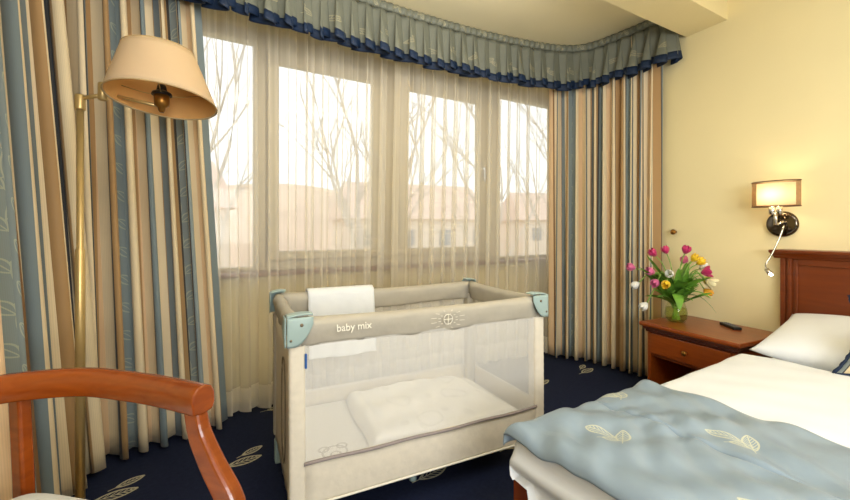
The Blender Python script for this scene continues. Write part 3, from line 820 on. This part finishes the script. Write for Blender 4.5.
# lettering and sun emblem printed on the front rail
def text_mesh(txt, size, name, parent, loc, rot, m, ext=.0006):
    cu_ = bpy.data.curves.new('txt', 'FONT'); cu_.body = txt; cu_.size = size; cu_.extrude = ext; cu_.align_x = 'LEFT'; cu_.offset = size * .012
    to = bpy.data.objects.new('txt', cu_); C.objects.link(to)
    dg = bpy.context.evaluated_depsgraph_get(); dg.update()
    me = bpy.data.meshes.new_from_object(to.evaluated_get(dg)); bpy.data.objects.remove(to)
    me.name = name; me.materials.clear(); me.materials.append(m)
    o = bpy.data.objects.new(name, me); C.objects.link(o); o.parent = parent; o.location = loc; o.rotation_euler = rot
    return o
tx = text_mesh('baby mix', .034, 'lettering', rails['f'], (.155, -.0045, .712), (pi / 2 - .10, 0, 0), M['text_white'])
em = MB(); ec = Vector((.585, -.004, .712))
em.tube([ec + Vector((.019 * cos(a * pi / 16), 0, .019 * sin(a * pi / 16))) for a in range(32)], .0016, 6, closed=True)
em.box(ec + Vector((-.019, -.001, -.0012)), ec + Vector((.019, .001, .0012))); em.box(ec + Vector((-.0012, -.001, -.019)), ec + Vector((.0012, .001, .019)))
for kx in range(12):
    a = kx * pi / 6 + .26
    for r0, r1 in ((.026, .034), (.040, .058)):
        p0, p1 = ec + Vector((r0 * cos(a) * 1.3, 0, r0 * sin(a) * .8)), ec + Vector((r1 * cos(a) * 1.3, 0, r1 * sin(a) * .62))
        em.tube([p0, p1], .0009, 5)
em.build('emblem', M['text_white'], rails['f'])
# corner caps
def cap(cx, cy, sx, sy):
    mb = MB(); K = .082 if sy > 0 else .06
    outl = []
    # L-shaped plastic corner: two rounded plates meeting at the corner, and a domed top
    def plate(ax):
        def fn(u, v):
            a = u * K; z = .772 - v * (.095 * (1 - max(0, (u - .25) / .75) ** 2 * .75))
            bulge = .004 + .004 * sin(pi * u) * sin(pi * v)
            if ax == 'x': return (cx + sx * a, cy - sy * bulge, z)
            return (cx - sx * bulge, cy + sy * a * .6, z)
        mb.grid(fn, 14, 10)
    plate('x'); plate('y')
    def topf(u, v):
        a, b = u * K, v * .052; q = max(0, (u - .3) / .7)
        return (cx + sx * a, cy + sy * b * (1 - .15 * q), .774 + .007 * sin(pi * min(1, .25 + .75 * (1 - u))) - .004 * abs(v - .5))
    mb.grid(topf, 14, 6)
    o = mb.build('corner_cap', M['mint'], cot, smooth=True, solid=.005)
    sr, s2 = MB(), MB(); sr.lathe([(.0055, 0), (.0055, .003), (.003, .0045), (.0005, .005)], 12, M=Matrix.Translation((cx + sx * .045, cy - sy * .009, .748)) @ Matrix.Rotation(sy * pi / 2, 4, 'X'))
    s2.lathe([(.004, 0), (.004, .003), (.0005, .004)], 12, M=Matrix.Translation((cx + sx * .012, cy - sy * .007, .70)) @ Matrix.Rotation(sy * pi / 2, 4, 'X'))
    sr.build('rivet', M['zip'], o, smooth=True); s2.build('rivet', M['zip'], o, smooth=True)
cap(-.004, -.004, 1, 1); cap(CL + .004, -.004, -1, 1); cap(-.004, CW + .004, 1, -1); cap(CL + .004, CW + .004, -1, -1)
# legs with fabric sleeves
for (x, y, front) in ((.03, .03, 1), (CL - .03, .03, 1), (.03, CW - .03, 0), (CL - .03, CW - .03, 0)):
    lg = MB(); lg.box((x - .018, y - .018, .10), (x + .018, y + .018, .70)); lo = lg.build('leg', M['taupe'], cot, bevel=.008, segs=3)
    ft = MB(); ft.box((x - .022, y - .022, 0), (x + .022, y + .022, .105)); ft.build('foot_cap', M['mint'], lo, bevel=.008, segs=3)
    def slf(u, v, x=x, y=y):
        a = u * 2 * pi; sx_ = .027 * (abs(cos(a)) ** .45) * (1 if cos(a) > 0 else -1); sy_ = .027 * (abs(sin(a)) ** .45) * (1 if sin(a) > 0 else -1)
        z = .135 + v * .54; w = 1 + .012 * sin(z * 210 + 2 * a) * (1 if front else .4) + .03 * sin(7 * z + a)
        return (x + sx_ * w, y + sy_ * w, z)
    MB().grid(slf, 28, 70).build('sleeve', M['cream_nylon'] if front else M['taupe'], cot, smooth=True, weld=True)
# mesh panels
def panel(name, a, b, z0, z1, m, bulge=0, nu=20, nv=10, solid=0, sag=0):
    a, b = Vector(a), Vector(b); t = (b - a); n = Vector((t.y, -t.x)).normalized(); L = t.length
    def fn(u, v):
        p = a.lerp(b, u); z = z0 + (z1 - z0) * v; o = bulge * sin(pi * u) * sin(pi * v) + .0015 * sin(37 * u + 9 * v)
        return (p.x + n.x * o, p.y + n.y * o, z - sag * sin(pi * u) * (1 - v))
    return MB().grid(fn, nu, nv, uvf=lambda u, v: (u * L, v * (z1 - z0))).build(name, m, cot, smooth=True, solid=solid)
x0, x1, y0, y1 = .05, CL - .05, .014, CW - .014
panel('mesh_side', (x0, y0), (x1, y0), .285, .675, M['net'], .004)
panel('mesh_side', (x1, y1), (x0, y1), .285, .675, M['net'], .004)
panel('mesh_side', (CL - .014, .05), (CL - .014, CW - .05), .285, .675, M['net'], .004)
panel('fabric_side', (.014, CW - .05), (.014, .05), .12, .675, M['cream_nylon'], .004, solid=.003)
panel('skirt', (x0, y0 - .004), (x1, y0 - .004), .143, .287, M['cream_nylon'], .006, solid=.004)
panel('skirt', (x1, y1 + .004), (x0, y1 + .004), .143, .295, M['cream_nylon'], .006, solid=.004)
panel('skirt', (CL - .010, .05), (CL - .010, CW - .05), .143, .295, M['cream_nylon'], .006, solid=.004)
pp = MB(); pp.tube([(x0 + (x1 - x0) * i / 20, y0 - .010 - .005 * sin(pi * i / 20), .287 + .002 * sin(i)) for i in range(21)], .006, 8); pp.build('piping', M['piping'], cot, smooth=True)
pp = MB(); pp.tube([(x0 + (x1 - x0) * i / 20, y0 - .008, .145) for i in range(21)], .004, 6); pp.build('hem_piping', M['text_white'], cot, smooth=True)
zp = MB(); zl = [(.006, .19 + .06 * sin(a * pi / 16) * (abs(sin(a * pi / 16)) ** -.3 if sin(a * pi / 16) else 1), .40 + .19 * cos(a * pi / 16)) for a in range(32)]
zp.tube(zl, .0025, 6, closed=True); zp.build('zip', M['zip'], cot, smooth=True)
MB().box((.06, .02, .135), (CL - .06, CW - .02, .15)).build('base_panel', M['taupe'], cot, bevel=.004)
for xx in (.30, CL / 2, .80):
    if xx != CL / 2: continue
    f_ = MB(); f_.lathe([(.016, .0), (.016, .01), (.010, .02), (.010, .136)], 14, c=(xx - .015, CW * .32, 0)); f_.build('centre_foot', M['mint'], cot, smooth=True)
cm = MB(); cm.box((.05, .02, .152), (CL - .05, CW - .02, .215), 0)
cmv = MB().grid(lambda u, v: (.045 + (CL - .09) * u, .02 + (CW - .04) * v, .218 + .004 * sin(9 * u) * sin(7 * v)), 20, 14, uvf=lambda u, v: (u * (CL - .09), v * (CW - .04)))
cm.add([v for v in cmv.v], cmv.f, 0, cmv.uv)
cm.build('mattress', M['cot_mattress'], cot, smooth=False)
MB().box((.053, .0, .60), (.060, .012, .648)).build('side_label', M['blue_tag'], cot, bevel=.002)['label'] = 'small blue fabric label'

def cotw(x, y, z):
    c, s_ = cos(-.066), sin(-.066); return Vector((.238 + x * c - y * s_, 1.313 + x * s_ + y * c, z))
# quilt lying in the cot
def quiltf(top):
    def fn(u, v):
        # u along x, v from front to back
        xa = (.29 + .02 * sin(5 * v)) * (1 - v) + .33 * v; xb = (CL - .095) * (1 - v) + (CL - .14) * v
        x = xa + (xb - xa) * u; y = .035 + v * .53
        e = (1 - (2 * u - 1) ** 14) * (1 - (2 * v - 1) ** 14)
        z = .2245 + (.052 * max(0, e) ** .3 + .006 * sin(9 * u + 3 * v) * e + .005 * sin(17 * v - 6 * u) * e + .004 * sin(31 * u) * e if top else 0)
        if u < .12 and top: z += .004
        return cotw(x, y, z)
    return fn
q = MB(); q.grid(quiltf(True), 40, 30, uvf=lambda u, v: (u * .62, v * .5)); q.grid(quiltf(False), 40, 30, uvf=lambda u, v: (u * .62, v * .5))
tag(q.build('baby_quilt', M['quilt'], smooth=True, weld=True), 'white printed baby quilt lying flat inside the travel cot', 'quilt')
# muslin cloth over the back rail
def clothf(u, v):
    x = .150 + .315 * u + .012 * (u - .5) * v + .012 * v
    L = v * .46; yb = CW - .025
    # start behind the rail, over the top, hang inside
    if L < .06: y, z = yb + .032, CT - .075 + L
    elif L < .06 + pi * .032: a = (L - .06) / .032; y, z = yb + .032 * cos(a), CT - .018 + .032 * sin(a) * .8
    else: y, z = yb - .033 - .02 * (L - .16), CT - .018 - (L - .16)
    y += .003 * sin(11 * u + 3) * (L > .16) + (.004 * sin(25 * u) * v if L > .2 else 0)
    return cotw(x, y, z + (.004 * sin(9 * u) if v > .97 else 0))
tag(MB().grid(clothf, 24, 60).build('muslin_cloth', M['white_cloth'], smooth=True, solid=.003), 'white muslin cloth draped over the back rail of the cot', 'cloth')

# ------------------------------------------------------------------ floor lamp
fl_ = thing('floor_lamp', 'brass swing-arm floor lamp with cream shade before the left curtains', 'floor lamp', (-.366, 1.759, 0))
FL = Vector((-.366, 1.759, 0))
MB().lathe([(.0, 0), (.125, 0), (.128, .008), (.12, .018), (.03, .026), (.016, .045), (.014, .06)], 40, cap=False).build('base', M['brass'], fl_, smooth=True)
MB().lathe([(.014, .05), (.014, .985), (.0105, .992), (.0105, 1.48)], 20).build('pole', M['brass'], fl_, smooth=True)
MB().lathe([(.0145, 1.468), (.0155, 1.472), (.0155, 1.515), (.013, 1.52)], 20).build('elbow_joint', M['brass'], fl_, smooth=True)
j2 = Vector((-.298, 1.72, 1.53)) - FL; soc = Vector((-.122, 1.62, 1.47)) - FL
ar = MB(); ar.tube([(0, 0, 1.507), j2 + Vector((0, 0, -.012))], .007, 10); ar.tube([j2 + Vector((0, 0, -.004)), soc + Vector((0, 0, .008))], .006, 10); ar.build('swing_arm', M['brass'], fl_, smooth=True)
MB().lathe([(.012, -.03), (.0145, -.028), (.0145, .026), (.012, .03)], 18, c=j2).build('pivot_joint', M['brass'], fl_, smooth=True)
sk = MB(); sk.lathe([(.006, -.012), (.010, -.006), (.012, .004), (.022, .012), (.024, .046), (.018, .050), (.017, .062)], 22, c=soc).build('socket', M['dark_brass'], fl_, smooth=True)
cg = MB(); cg.lathe([(.030, .046), (.031, .048), (.028, .056), (.020, .060)], 22, c=soc); cg.lathe([(.016, .06), (.014, .075), (.012, .082)], 18, c=soc); cg.build('bulb_collar', M['black'], fl_, smooth=True)
M['lamp_shade'] = shade_mat('cream_lampshade', (249, 236, 208), .0)
zc0, zc1 = 1.495, 1.670; ctr = Vector((-.118, 1.615, 0)) - FL; ct2 = Vector((-.13, 1.622, 0)) - FL
def rimz(a): return -.010 * cos(a) - .013 * sin(a)
sd_ = MB(); sd_.grid(lambda u, v: (ctr.x * (1 - v) + ct2.x * v + (.163 + (.104 - .163) * v) * cos(2 * pi * u), ctr.y * (1 - v) + ct2.y * v + (.163 + (.104 - .163) * v) * sin(2 * pi * u), zc0 + (zc1 - zc0) * v + rimz(2 * pi * u) * (1 - v)), 64, 8)
sdo = sd_.build('lampshade', M['lamp_shade'], fl_, smooth=True, weld=True, solid=.003)
M['gold_lining'] = mat('golden_shade_lining', (226, 172, 104), .6, noise=.02)
ln = MB(); ln.grid(lambda u, v: (ctr.x * (1 - v) + ct2.x * v + (.160 + (.101 - .160) * v) * cos(2 * pi * u), ctr.y * (1 - v) + ct2.y * v + (.160 + (.101 - .160) * v) * sin(2 * pi * u), zc0 + .002 + (zc1 - zc0 - .004) * v + rimz(2 * pi * u) * (1 - v)), 64, 8)
ln.build('shade_lining', M['gold_lining'], sdo, smooth=True, weld=True)
ribm = MB()
ribm.tube([(ctr.x + .164 * cos(2 * pi * k / 64), ctr.y + .164 * sin(2 * pi * k / 64), zc0 + rimz(2 * pi * k / 64)) for k in range(64)], .0022, 6, closed=True)
ribm.tube([(ct2.x + .105 * cos(2 * pi * k / 64), ct2.y + .105 * sin(2 * pi * k / 64), zc1) for k in range(64)], .0022, 6, closed=True)
ribm.build('shade_trim', M['shade_rim2'] if 'shade_rim2' in M else mat('tan_shade_trim', (196, 168, 122), .7, noise=.04), sdo, smooth=True)
sp = MB()
for k in range(3):
    a = 2 * pi * k / 3 + .5; sp.tube([soc + Vector((.026 * cos(a), .026 * sin(a), .05)), soc + Vector((.07 * cos(a), .07 * sin(a), .06)), Vector((ct2.x + .14 * cos(a), ct2.y + .14 * sin(a), 1.555))], .0016, 6)
sp.build('shade_spider', M['brass'], fl_, smooth=True)

# ------------------------------------------------------------------ chair
def camf(lat, dep): return Vector((sin(YAW) * dep + cos(YAW) * lat, cos(YAW) * dep - sin(YAW) * lat, 0))
ch_c = camf(-.72, .62); chf = (camf(.967, -.25)).normalized()
ch = thing('armchair', 'orange-brown wooden armchair with curved arm rail and pale seat', 'armchair', ch_c, math.atan2(chf.y, chf.x))
# local: +x front, +y far side (left of the sitter)
half = [(.205, .254), (.10, .268), (0, .274), (-.138, .257), (-.262, .179), (-.315, .07)]
ctrl = [Vector((x, y, .702 + (.004 if x < -.1 else 0))) for x, y in half] + [Vector((x, -y, .702 + (.004 if x < -.1 else 0))) for x, y in half[::-1]]
pts, _ = spline(ctrl, 60)
prof = [(-.024, -.026), (.0, -.030), (.022, -.026), (.027, -.012), (.026, .010), (.019, .024), (.004, .031), (-.012, .029), (-.024, .018), (-.027, 0)]
MB().sweep(pts, prof).build('arm_rail', M['chair_wood'], ch, smooth=True, bevel=.004)
for s_ in (1, -1):
    P, _ = spline([(.180, s_ * .256, .682), (.194, s_ * .255, .63), (.230, s_ * .25, .575), (.277, s_ * .246, .51), (.285, s_ * .24, .46), (.275, s_ * .235, .40)], 20)
    MB().sweep(P, rrect(.030, .038, .008, 3), up=Vector((1, 0, 0)), scale=[1 + .4 * (i / 20) for i in range(21)]).build('arm_support', M['chair_wood'], ch, smooth=False)
    MB().sweep([(.268, s_ * .235, .40), (.27, s_ * .237, 0)], rrect(.042, .042, .008, 3), up=Vector((1, 0, 0)), scale=[1, .7]).build('leg', M['chair_wood'], ch)
    Pb, _ = spline([(-.238, s_ * .200, .68), (-.228, s_ * .203, .40), (-.25, s_ * .205, .18), (-.29, s_ * .205, 0)], 12)
    MB().sweep(Pb, rrect(.026, .036, .006, 3), up=Vector((1, 0, 0))).build('leg', M['chair_wood'], ch)
sr_ = MB(); sr_.box((-.22, .20, .37), (.25, .225, .43)); sr_.box((-.22, -.225, .37), (.25, -.20, .43)); sr_.box((.24, -.215, .37), (.265, .215, .43)); sr_.box((-.235, -.19, .37), (-.21, .19, .43))
sr_.build('seat_frame', M['chair_wood'], ch, bevel=.004)
def seatf(u, v):
    a, b = 2 * u - 1, 2 * v - 1; e = max(0, (1 - a ** 6) * (1 - b ** 6))
    return (.03 + .235 * a, .215 * b * (1 - .03 * (1 - a)), .445 + .066 * e ** .3 + .022 * (1 - a * a) * (1 - b * b))
st = MB(); st.grid(seatf, 30, 30); st.grid(lambda u, v: (lambda p: (p[0], p[1], .445))(seatf(u, v)), 30, 30)
st.build('seat', M['seat'], ch, smooth=True, weld=True)
bs = MB()
for k in (-1, 0, 1):
    bs.sweep([(-.22, k * .075, .43), (-.30 + .01 * abs(k), k * .09, .685)], rrect(.012, .03, .004, 2), up=Vector((1, 0, 0)))
bs.build('back_slats', M['chair_wood'], ch)
